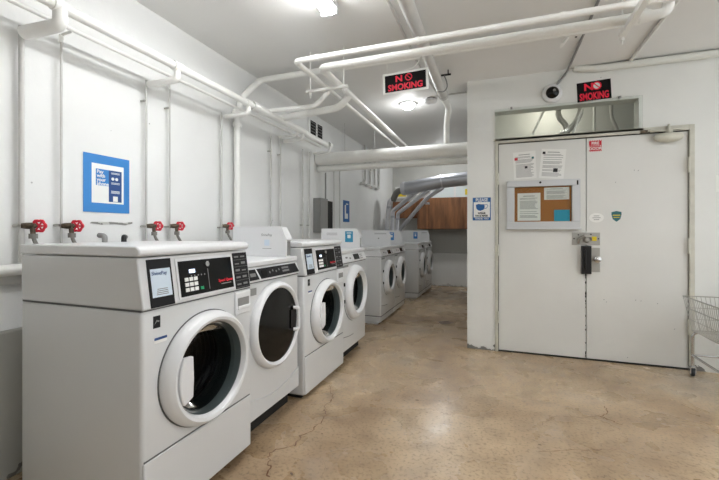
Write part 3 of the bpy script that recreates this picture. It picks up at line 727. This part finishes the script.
pipe_thing('conduit', 'pale conduit on the ceiling at upper right ending at the door wall', 'conduit', [[(1.09, -1.2, 2.645), (1.09, 3.94, 2.645)]], M['pipe'], .013, couplings=[((1.09, 3.35, 2.645), (0, 1, 0), .016, .03)])
pipe_thing('conduit', 'thin grey conduit running sideways on the ceiling beyond the smoke detector', 'conduit', [[(-.62, 4.22, 2.648), (-.29, 4.22, 2.648)]], M['pipeg'], .008)
pipe_thing('corner_pipe', 'fat cream pipe along the ceiling corner of the door wall', 'pipe', [[(.66, 3.94, 2.655), (.80, 3.93, 2.622), (3.2, 3.925, 2.622)]], M['creampipe'], .031, fillet=.06)
jb = thing('junction_box', (.545, 3.2, CZ), 'small white ceiling box with hanging flap behind the ceiling pipes', 'junction box')
obj('box', B().box(-.045, .045, -.09, .09, -.04, 0), M['pipe'], jb, bevel=.003)
obj('flap', B().prism([(-.05, 0), (-.03, .0), (-.08, -.07), (-.10, -.075)], (V((0, 0, -.03)), XR, ZU), -.04, .04), M['pipe'], jb)
obj('screw', B().lathe([(0, 0), (0, .008), (.004, .008), (.004, 0)], (.01, .03, -.04), (0, 0, -1), 10), M['dark'], jb)

# dropping pipes far back on the left wall
for i in range(4):
    y = 6.3+i*.28
    pipe_thing('elbow_pipe', ['leftmost of four small bent pipes high on the back left wall', 'second from left of four small bent pipes high on the wall', 'third from left of four small bent pipes high on the wall', 'rightmost of four small bent pipes high on the back left wall'][i],
        'pipe', [[(-2.165, y, 2.66), (-2.165, y, 2.0), (-2.165, y-.2, 1.98)]], M['pipeg'], .022, 'small bent pipes on the back left wall', fillet=.06)

# ------------------------------------------------------------------ ducts, cabinet and window in the back
def corr(p0, p1, r, n, amp=.012):
    p0, p1 = V(p0), V(p1); pts = [p0.lerp(p1, k/(n*2)) for k in range(n*2+1)]; rs = [r+(amp if k % 2 else 0) for k in range(n*2+1)]
    return pts, rs
root = thing('duct', (-1.68, 7.2, 1.985), 'large silver foil duct crossing the back area over the brown cabinet', 'duct')
pts, rs = corr((0, 0, 0), (.70, .05, .11), .122, 22, .004)
p2, r2 = corr((.70, .05, .11), (1.4, .1, .175), .122, 22, .004)
obj('tube', B().sweep([tuple(p) for p in pts+p2[1:]], .13, 28, rs=rs+r2[1:]), M['foil'], root)
obj('end_collar', B().lathe([(-.06, 0), (-.06, .10), (-.02, .13), (.03, .13), (.03, .10)], (0, 0, 0), (1, 0, .1), 28), M['foil2'], root)
obj('elbow', B().sweep([(-.03, 0, -.02), (-.16, .05, -.05), (-.25, .1, -.22)], .06, 20, fillet=.10), M['hose'], root)
obj('band', B().lathe([(-.012, .126), (-.012, .131), (.012, .131), (.012, .126)], (.70, .05, .11), (1, .07, .18), 28), M['foil2'], root)
GD = 'round vent ducts rising behind the back dryers'
for path, lab in [
    ([(-2.04, 7.27, 0), (-2.04, 7.27, 1.3), (-1.99, 7.25, 1.75), (-1.95, 7.3, 1.8)], 'leftmost pale vent duct rising behind the back dryers, nearly upright'),
    ([(-2.04, 7.57, 0), (-2.0, 7.57, 1.58), (-1.43, 7.22, 1.93)], 'second vent duct from left, upright then bending right to the foil duct'),
    ([(-2.04, 7.85, 0), (-1.965, 7.85, 1.54), (-1.20, 7.22, 1.95)], 'third vent duct from left, bending right to the foil duct'),
    ([(-2.0, 8.15, 0), (-2.0, 8.15, 1.2), (-1.28, 7.50, 1.83), (-.95, 7.22, 1.98)], 'rightmost vent duct, long diagonal in front of the brown cabinet')]:
    root = thing('vent_duct', path[0], lab, 'duct', GD); base = V(path[0])
    obj('tube', B().sweep([V(p)-base for p in path], .040, 16, fillet=.06), M['foil2'], root)
    for p in path[1:-1]:
        obj('collar', B().lathe([(-.02, .040), (-.02, .045), (.02, .045), (.02, .040)], V(p)-base+V((0, 0, -.12)), (0, 0, 1), 16), M['foil'], root)
cb = thing('wall_cabinet', (-.93, 8.1, 1.21), 'brown wooden cabinet hung on the back wall under the pale window', 'cabinet')
obj('body', B().box(-.64, .63, -.16, .2, 0, .645), M['wood'], cb)
obj('door', B().box(-.64, -.41, -.175, -.162, .002, .643), M['wood'], cb, bevel=.002)
obj('door', B().box(-.40, .63, -.175, -.162, .002, .643), M['wood'], cb, bevel=.002)
one('wooden_shelf_board', B().box(-.28, .28, -.02, .06, 0, .36), M['wood'], (-1.88, 8.2, 1.45), 'dark brown board on the back wall behind the vent ducts', 'board')
w1 = struct('window_2', B().box(-1.33, -.29, BW-.012, BW-.002, 1.86, 2.14), M['pane'])
b = B()
for x in (-1.34, -.84, -.56): b.box(x-.02, x+.02, BW-.03, BW-.012, 1.84, 2.16)
b.box(-1.34, -.29, BW-.03, BW-.012, 2.12, 2.16)
struct('window_frame', b, M['wall'], w1)
one('yellow_tag', B().box(-.03, .03, -.002, .002, -.06, .06), M['yellow'], (-.60, BW-.016, 1.99), 'small yellow tag at the right end above the brown cabinet', 'tag')
sg = thing('small_sign', (-2.0, 8.27, 2.02), 'small yellow and white sign at the top of the far left corner', 'sign')
obj('board', B().box(-.13, .13, 0, .006, -.13, .13), M['paper'], sg)
obj('panel', B().box(-.10, .11, -.002, 0, -.09, .07), M['yellow'], sg)
obj('print', B().box(-.06, .07, -.003, -.002, -.03, .01), M['ink'], sg)

# ------------------------------------------------------------------ things on the left wall
ps = thing('wall_poster', (WX+.002, 1.645, 1.28), 'large blue framed notice about paying by phone, above the nearest washer', 'poster')
F = FX(0, 0, 0)
obj('backing', B().fbox(F, -.145, .142, .0, .338, 0, .002), M['blue'], ps)
obj('sheet', B().fbox(F, -.098, .102, .055, .285, .002, .0026), M['paper'], ps)
obj('panel', B().fbox(F, -.074, .088, .158, .255, .0026, .003), M['blue'], ps)
obj('panel', B().fbox(F, .005, .088, .065, .158, .0026, .003), M['navy'], ps)
obj('panel', B().fbox(F, .005, .088, .158, .255, .003, .0032), M['navy'], ps)
text('lettering', 'Pay\nwith\nyour\nphone', .0285, (V((.003, -.069, .230)), YR, ZU), M['paper'], ps, bold=.0006, line=.82)
b = B()
for y in (.03, .055): b.lathe([(0, .0095), (.0008, .0095), (.0008, 0)], (.0032, y, .205), (1, 0, 0), 16)
for z in (.24, .234, .18, .173, .13, .124, .118): b.fbox(F, .02, .075, z, z+.003, .003, .0036)
b.fbox(F, .032, .062, .068, .1, .003, .0037)
obj('print', b, M['paper'], ps)
p2_ = thing('small_poster', (WX+.002, 5.50, 1.31), 'small blue notice on the wall right of the grey wall box', 'poster')
obj('backing', B().fbox(F, -.13, .13, 0, .33, 0, .003), M['blued'], p2_)
b = B(); b.fbox(F, -.07, -.02, .05, .26, .003, .004); b.fbox(F, -.02, .06, .05, .13, .003, .004); b.fbox(F, -.02, .07, .27, .285, .003, .004)
obj('print', b, M['paper'], p2_)
eb = thing('electrical_box', (-2.2, 4.52, 1.15), 'grey metal electrical box with dark side on the left wall', 'electrical box')
obj('cabinet', B().box(0, .10, -.15, .06, 0, .44), M['greybox'], eb, bevel=.004)
obj('cover', B().box(.10, .108, -.155, .065, .0, .44), M['greybox'], eb, bevel=.002)
obj('switch_panel', B().box(0, .09, .062, .26, .02, .42), M['dark'], eb)
b = B().sweep([(.04, .14, .42), (.04, .14, .8)], .011, 10); obj('conduit', b, M['greybox'], eb)
gr = thing('wall_grille', (WX+.002, 4.44, 2.35), 'dark ventilation grille high on the left wall', 'vent grille')
obj('frame', B().box(0, .012, -.22, .26, -.01, .23), M['wall'], gr)
for a, b_ in ((-.17, -.02), (.03, .17)): obj('louver_panel', B().box(.0125, .014, a, b_, .015, .205), M['dark'], gr)
b = B()
for k in range(5): b.box(.014, .018, -.17, .17, .03+k*.038, .034+k*.038)
obj('slat', b, M['greybox'], gr)
one('plaster_patch', B().prism([(-.12, 0), (-.05, -.008), (.03, -.004), (.10, -.01), (.15, .002), (.15, .012), (.09, .006), (0, .01), (-.11, .008)], FX(0, 0, 0), 0, .002), M['low'], (WX, 1.66, 1.215), 'faint patched strip of plaster under the blue wall poster', 'plaster patch')

# ------------------------------------------------------------------ things on the door wall
def paper(name, x0, z0, w_, h_, label, cat, rot=0, y=DW+.0115, seed=1, group=None, head=None, marks=()):
    root = thing(name, (x0+w_/2, y, z0), label, cat, group); root.rotation_euler = (0, rot, 0)
    F = FY(-w_/2, 0, 0)
    obj('sheet', B().fbox(F, 0, w_, 0, h_, 0, .0006), M['paper'], root)
    rnd = random.Random(seed); b = B(); z = h_*.88
    if head is None: b.fbox(F, w_*.25, w_*.75, z, z+h_*.022, .0006, .001)
    z -= h_*.07
    while z > h_*.06:
        if rnd.random() > .12: b.fbox(F, w_*.1, w_*rnd.uniform(.75, .92), z, z+h_*.013, .0006, .001)
        z -= h_*.035
    obj('print', b, M['ink'], root)
    for a, c_, s_, m_ in marks: obj('picture', B().fbox(F, w_*a, w_*(a+s_), h_*c_, h_*(c_+s_*.7), .001, .0013), m_, root)
    return root
G2 = 'printed notices taped to the left door'
paper('door_notice', .155, 1.667, .198, .262, 'straight printed notice with small pictures, taped left above the notice board', 'notice', rot=-.04, seed=4, group=G2, marks=[(.06, .7, .14, M['redst']), (.82, .72, .1, M['teal']), (.5, .38, .12, M['inkd'])])
paper('door_notice', .372, 1.662, .208, .275, 'tilted text notice taped on the right above the notice board', 'notice', rot=.09, seed=9, group=G2, marks=[(.05, .82, .12, M['inkd']), (.55, .22, .18, M['inkd'])], y=DW+.0105)
nb = thing('notice_board', (.40, DW+.012, 1.19), 'framed cork notice board with glass and papers on the left door', 'notice board')
F = FY(0, 0, 0)
b = B(); X0, X1, Z1_ = -.311, .311, .455
t_ = .068
b.fbox(F, X0, X1, 0, t_, 0, .045); b.fbox(F, X0, X1, Z1_-t_+.01, Z1_, 0, .045); b.fbox(F, X0, X0+t_, t_, Z1_-t_+.01, 0, .045); b.fbox(F, X1-t_, X1, t_, Z1_-t_+.01, 0, .045)
fo = obj('frame', b, M['alu'], nb, bevel=.004)
obj('ledge', B().fbox(F, X0-.01, X1+.01, -.006, .008, 0, .052), M['alu'], nb, bevel=.003)
obj('lock', B().lathe([(0, .010), (.005, .010), (.006, 0)], (-.02, -.045, Z1_-.022), (0, -1, 0), 14), M['dark'], nb)
obj('hinge', B().fbox(F, X1-.03, X1-.018, Z1_-.055, Z1_-.015, .045, .05), M['dark'], nb)
obj('cork', B().fbox(F, X0+t_, X1-t_, t_, Z1_-t_+.01, .004, .010), M['cork'], nb)
obj('glass', B().fbox(F, X0+t_-.003, X1-t_+.003, t_-.003, Z1_-t_+.013, .030, .033), M['clear'], nb)
paper('pinned_letter', .185, 1.268, .20, .262, 'tall printed letter pinned at left inside the notice board', 'letter', y=DW+.001, seed=12)
paper('pinned_card', .416, 1.462, .21, .115, 'wide white card pinned at top right inside the notice board', 'card', y=DW+.001, seed=2)
cyan = one('cyan_note', B().box(-.065, .065, -.0006, 0, 0, .105), M['cyan'], (.565, DW+.001, 1.262), 'cyan note at bottom right inside the notice board', 'note')
# mask sign on the pillar
ms = thing('mask_sign', (-.142, DW-.001, 1.275), 'blue and white face mask sign on the pillar left of the doors', 'sign')
F = FY(0, 0, 0)
obj('board', B().prism([(-.083, 0), (.083, 0), (.085, .003), (.085, .222), (.083, .225), (-.083, .225), (-.085, .222), (-.085, .003)], F, 0, .003), M['blued'], ms)
obj('panel', B().fbox(F, -.076, .076, .030, .18, .003, .0035), M['paper'], ms)
text('lettering', 'PLEASE', .044, (V((0, -.003, .187)), XR, ZU), M['paper'], ms, 'CENTER', bold=.001, sx=.84)
text('lettering', 'WEAR', .026, (V((0, -.0035, .062)), XR, ZU), M['inkd'], ms, 'CENTER', bold=.0012)
text('lettering', 'FACE MASK', .025, (V((0, -.0035, .037)), XR, ZU), M['inkd'], ms, 'CENTER', bold=.0012, sx=.92)
text('lettering', 'THANK YOU', .022, (V((0, -.003, .009)), XR, ZU), M['paper'], ms, 'CENTER', bold=.0006)
mk = [(-.055, .155), (-.03, .163), (.0, .158), (.025, .158), (.028, .13), (.02, .108), (-.01, .094), (-.035, .1), (-.052, .12)]
obj('mask_picture', B().prism(mk[::-1], F, .0035, .0045), M['blued'], ms)
obj('strap_picture', B().sweep([(.026, -.0045, .153), (.05, -.0045, .158), (.058, -.0045, .14), (.045, -.0045, .12), (.025, -.0045, .114)], .0025, 6), M['blued'], ms)
# no smoking signs
def no_smoking(root, F, w_, h_, border, tilt=0):
    o_, r_, u_ = F; n_ = r_.cross(u_)
    if border: obj('board', B().fbox(F, -w_/2-.02, w_/2+.02, -.018, h_+.018, -.003, 0), M['paper'], root)
    obj('panel', B().fbox(F, -w_/2, w_/2, 0, h_, 0, .002), M['signblk'], root)
    text('lettering', 'SMOKING', h_*.50, (o_+u_*h_*.07+n_*.002, r_, u_), M['redink'], root, 'CENTER', bold=h_*.017, sx=.59 if not border else .93)
    text('lettering', 'N', h_*.50, (o_+u_*h_*.56+r_*(-w_*.15)+n_*.002, r_, u_), M['redink'], root, 'CENTER', bold=h_*.018, sx=1.15)
    c = o_+u_*h_*.735+r_*(w_*.09)+n_*.0022
    if not border:
        obj('disc', B().lathe([(0, h_*.19), (.001, h_*.19), (.001, 0)], c, n_, 24), M['paper'], root)
    pts = [c+(r_*math.cos(2*PI*k/24)+u_*math.sin(2*PI*k/24))*h_*.185+n_*.001 for k in range(25)]
    obj('ring', B().sweep(pts, h_*.032, 6, caps=False), M['redink'], root)
    d = (r_-u_).normalized()*h_*.18
    obj('slash', B().sweep([c-d+n_*.0015, c+d+n_*.0015], h_*.025, 6), M['redink'], root)
s1 = thing('wall_sign', (.826, DW-.001, 2.348), 'black and red no smoking sign on the door wall above the glass', 'sign')
no_smoking(s1, (V((0, 0, 0)), V((1, 0, .045)).normalized(), V((-.045, 0, 1)).normalized()), .268, .175, False)
s2_ = thing('hanging_sign', (-.70, 3.045, 2.315), 'white bordered no smoking sign hanging on strings from the ceiling pipes', 'sign')
no_smoking(s2_, (V((0, 0, 0)), V((1, 0, .03)).normalized(), V((-.03, 0, 1)).normalized()), .338, .138, True)
for x in (-.155, .16): obj('string', B().sweep([(x, .002, .165), (x, .01, .26)], .002, 6), M['paper'], s2_)
obj('string', B().sweep([(.145, -.006, .30), (.13, -.012, .23), (.07, -.014, .165), (.0, -.012, .15), (-.06, -.01, .155)], .004, 6, fillet=.03), M['paper'], s2_)
# stickers on right door
fs = thing('fire_door_sticker', (.836, DW+.0115, 1.888), 'small red sticker at the top of the right door', 'sticker'); fs.scale = (1.3, 1, 1.35)
obj('label', B().fbox(F, -.038, .038, 0, .076, 0, .0008), M['redst'], fs)
b = B()
for k in range(7):
    for z in (.0, .036, .071): b.fbox(F, -.036+k*.0108, -.031+k*.0108, z, z+.005, .0008, .0012)
obj('border', b, M['paper'], fs)
text('lettering', 'FIRE', .026, (V((0, -.0008, .047)), XR, ZU), M['paper'], fs, 'CENTER', bold=.0006)
text('lettering', 'DOOR', .026, (V((0, -.0008, .012)), XR, ZU), M['paper'], fs, 'CENTER', bold=.0006)
ov = thing('oval_sticker', (.845, DW+.0115, 1.29), 'faint oval white sticker on the right door above the hasp', 'sticker'); ov.scale = (1.45, 1, 1.7)
obj('label', B().lathe([(0, 0), (0, .025), (.0008, .025), (.0008, 0)], (0, 0, 0), (0, -1, 0), 32, squash=1.6), M['paper'], ov)
b = B()
for k, w_ in enumerate((.03, .044, .03)): b.fbox(F, -w_/2, w_/2, .008-k*.010, .011-k*.010, .0008, .0012)
obj('print', b, M['ink'], ov)
sh = thing('shield_sticker', (1.0, DW+.0115, 1.30), 'small teal shield shaped sticker on the right door', 'sticker'); sh.scale = (1.6, 1, 1.6)
obj('label', B().prism([(0, -.03), (.018, -.015), (.024, .01), (.024, .024), (.0, .03), (-.024, .024), (-.024, .01), (-.018, -.015)], F, 0, .0008), M['teal'], sh)
b = B().fbox(F, -.018, .018, .004, .009, .0008, .0012); b.fbox(F, -.014, .014, -.008, -.004, .0008, .0012)
obj('print', b, M['yellow'], sh)
pw = one('wall_paper_edge', B().box(0, .22, -.001, 0, 0, .14), M['paper'], (1.70, DW-.001, 1.49), 'white paper on the wall right of the doors, cut by the picture edge', 'notice')
for x, z in ((.99, 1.62), (1.14, 1.69)):
    pass
# camera on the wall
cam = thing('security_camera', (.481, DW, 2.448), 'round white security camera with dark dome above the left door', 'camera')
obj('housing', B().lathe([(0, .086), (.012, .089), (.03, .082), (.04, .066), (.042, .056), (.03, .0)], (0, 0, 0), (0, -1, 0), 32), M['enamel2'], cam)
obj('dome', B().lathe([(.034, .058), (.05, .053), (.066, .036), (.074, 0)], (0, 0, 0), (0, -1, 0), 28), M['blackg'], cam)
obj('lens', B().lathe([(.0, .014), (.006, .012), (.006, 0)], (.012, -.068, .01), (.2, -1, .1), 16), M['greybox'], cam)

# smoke detector near dome lamp
sd = thing('smoke_detector', (-.70, 4.30, CZ), 'small white smoke detector on the ceiling beside the dome lamp', 'smoke detector')
obj('base', B().lathe([(0, 0), (0, .045), (.014, .045), (.014, 0)], (0, 0, 0), (0, 0, -1), 24), M['greybox'], sd)
obj('cover', B().lathe([(.014, .055), (.02, .072), (.045, .070), (.062, .05), (.066, 0)], (0, 0, 0), (0, 0, -1), 28), M['enamel2'], sd)
wr = thing('sprinkler_bracket', (-.43, 3.6, 2.66), 'small dark metal bracket with loop of wire beside the fattest ceiling pipe', 'bracket')
obj('bracket', B().box(-.07, .03, -.008, .008, -.05, -.038).box(-.0, .01, -.005, .005, -.05, 0), M['dark'], wr)
obj('wire', B().sweep([(-.03, 0, -.05), (-.01, 0, -.1), (-.0, 0, -.16), (-.03, 0, -.2), (-.09, 0, -.19)], .006, 6, fillet=.04), M['greybox'], wr)

# ------------------------------------------------------------------ wire cart
ct = thing('laundry_cart', (1.72, 3.56, 0), 'chrome wire laundry cart at the right edge in front of the door wall', 'cart')
x0, x1, y0, y1, zt, zb_ = -.285, .30, -.30, .285, .638, .37
def P_(u, v_, t):   # u,v in 0..1 along the rim, t 0 bottom..1 top
    ins = .045*(1-t); return V((x0+ins+(x1-x0-2*ins)*u, y0+ins+(y1-y0-2*ins)*v_, zb_+(zt-zb_)*t))
b = B()
for t, r in ((1, .0045), (.66, .003), (.33, .002), (0, .004)):
    for q in (((0, 0), (1, 0)), ((1, 0), (1, 1)), ((1, 1), (0, 1)), ((0, 1), (0, 0))):
        b.sweep([P_(*q[0], t), P_(*q[1], t)], r, 6)
n = 20
for k in range(n+1):
    s_ = k/n
    for q in ((s_, 0), (s_, 1), (0, s_), (1, s_)): b.sweep([P_(*q, 0), P_(*q, 1)], .002, 5, caps=False)
    b.sweep([P_(s_, 0, 0), P_(s_, 1, 0)], .002, 5, caps=False); b.sweep([P_(0, s_, 0), P_(1, s_, 0)], .002, 5, caps=False)
obj('basket', b, M['steel'], ct)
b = B()
for y in (y0+.04, y1-.04):
    b.sweep([(x0+.045, y, .10), (x0+.045, y, .355), (x1-.045, y, .355), (x1-.045, y, .10)], .011, 10, fillet=.05)
    b.sweep([(x0+.045, y, .17), (x1-.045, y, .17)], .008, 8)
for x in (x0+.045, x1-.045): b.sweep([(x, y0+.04, .17), (x, y1-.04, .17)], .009, 8)
obj('frame', b, M['chrome'], ct)
for x in (x0+.045, x1-.045):
    for y in (y0+.04, y1-.04):
        cs = obj('caster', B().sweep([(x, y, .105), (x, y, .075)], .013, 10).box(x-.02, x-.014, y-.02, y+.02, .025, .08).box(x+.014, x+.02, y-.02, y+.02, .025, .08).box(x-.02, x+.02, y-.02, y+.02, .076, .082), M['chrome'], ct)
        obj('wheel', B().lathe([(-.011, 0), (-.011, .026), (-.008, .031), (.008, .031), (.011, .026), (.011, 0)], (x, y, .032), (1, 0, 0), 20), M['rubber'], cs)

# ------------------------------------------------------------------ lamps
def fluoro(x, y0, y1, label, w_=.11, em='tube'):
    root = thing('fluorescent_light', (x, (y0+y1)/2, CZ), label, 'ceiling light', 'fluorescent ceiling lights')
    L = (y1-y0)/2
    obj('housing', B().box(-w_/2, w_/2, -L, L, -.045, 0), M['enamel2'], root, bevel=.004)
    for s_ in (-1, 1): obj('tube', B().sweep([(s_*.021, -L+.03, -.072), (s_*.021, L-.03, -.072)], .016, 10), M[em], root)
    for s_ in (-1, 1): obj('end_cap', B().box(-w_/2, w_/2, min(s_*L, s_*(L-.03)), max(s_*L, s_*(L-.03)), -.085, -.045), M['enamel2'], root)
M['tube_bright'] = emission('bright_fluorescent_glow', (.98, .99, 1), 23)
fluoro(-1.03, 1.08, 2.30, 'lit fluorescent ceiling light at the top edge above the washers', em='tube_bright')
fluoro(.9, .75, 1.97, 'added fluorescent fill light above the open floor, outside the top of the picture')  # unseen lamp, added to brighten the room
fluoro(2.3, 1.2, 2.42, 'added fluorescent fill light to the right, outside the picture')  # second unseen lamp, put in as fill from the right
def dome(x, y, label, em='dome'):
    root = thing('dome_light', (x, y, CZ), label, 'ceiling light', 'round dome ceiling lights')
    obj('base', B().lathe([(0, 0), (0, .13), (.02, .13), (.022, .10), (.022, 0)], (0, 0, 0), (0, 0, -1), 32), M['enamel2'], root)
    obj('shade', B().lathe([(.022, .10), (.045, .095), (.075, .07), (.09, .035), (.093, 0)], (0, 0, 0), (0, 0, -1), 32), M[em], root)
    root.scale = (.75, .75, .72)
dome(-.98, 4.40, 'round lit dome ceiling light just below the hanging sign')
M['dome_back'] = emission('back_dome_glow', (.98, .99, 1), 80)
dome(-1.0, 7.3, 'round lit dome ceiling light in the back area behind the fat pipe', 'dome_back')
dome(.55, 4.66, 'round dome fill light added in the space behind the transom glass', 'transom_fill')  # lamp added to brighten the space behind the glass

# ------------------------------------------------------------------ camera, world, view
cd = bpy.data.cameras.new('camera'); co = bpy.data.objects.new('camera', cd); C.objects.link(co)
cd.sensor_fit = 'HORIZONTAL'; cd.sensor_width = 36; cd.lens = 382/719*36
co.location = (0, 0, 1.17); co.rotation_euler = (PI/2, 0, math.radians(19.796))
cd.shift_y = -(240-231)/719; cd.clip_start = .02
bpy.context.scene.camera = co
wd = bpy.data.worlds.new('world'); bpy.context.scene.world = wd; wd.use_nodes = True
wd.node_tree.nodes['Background'].inputs[0].default_value = (.93, .97, 1, 1); wd.node_tree.nodes['Background'].inputs[1].default_value = .9
vs = bpy.context.scene.view_settings
vs.view_transform = 'Standard'; vs.look = 'None'; vs.gamma = 1; vs.exposure = 1.15
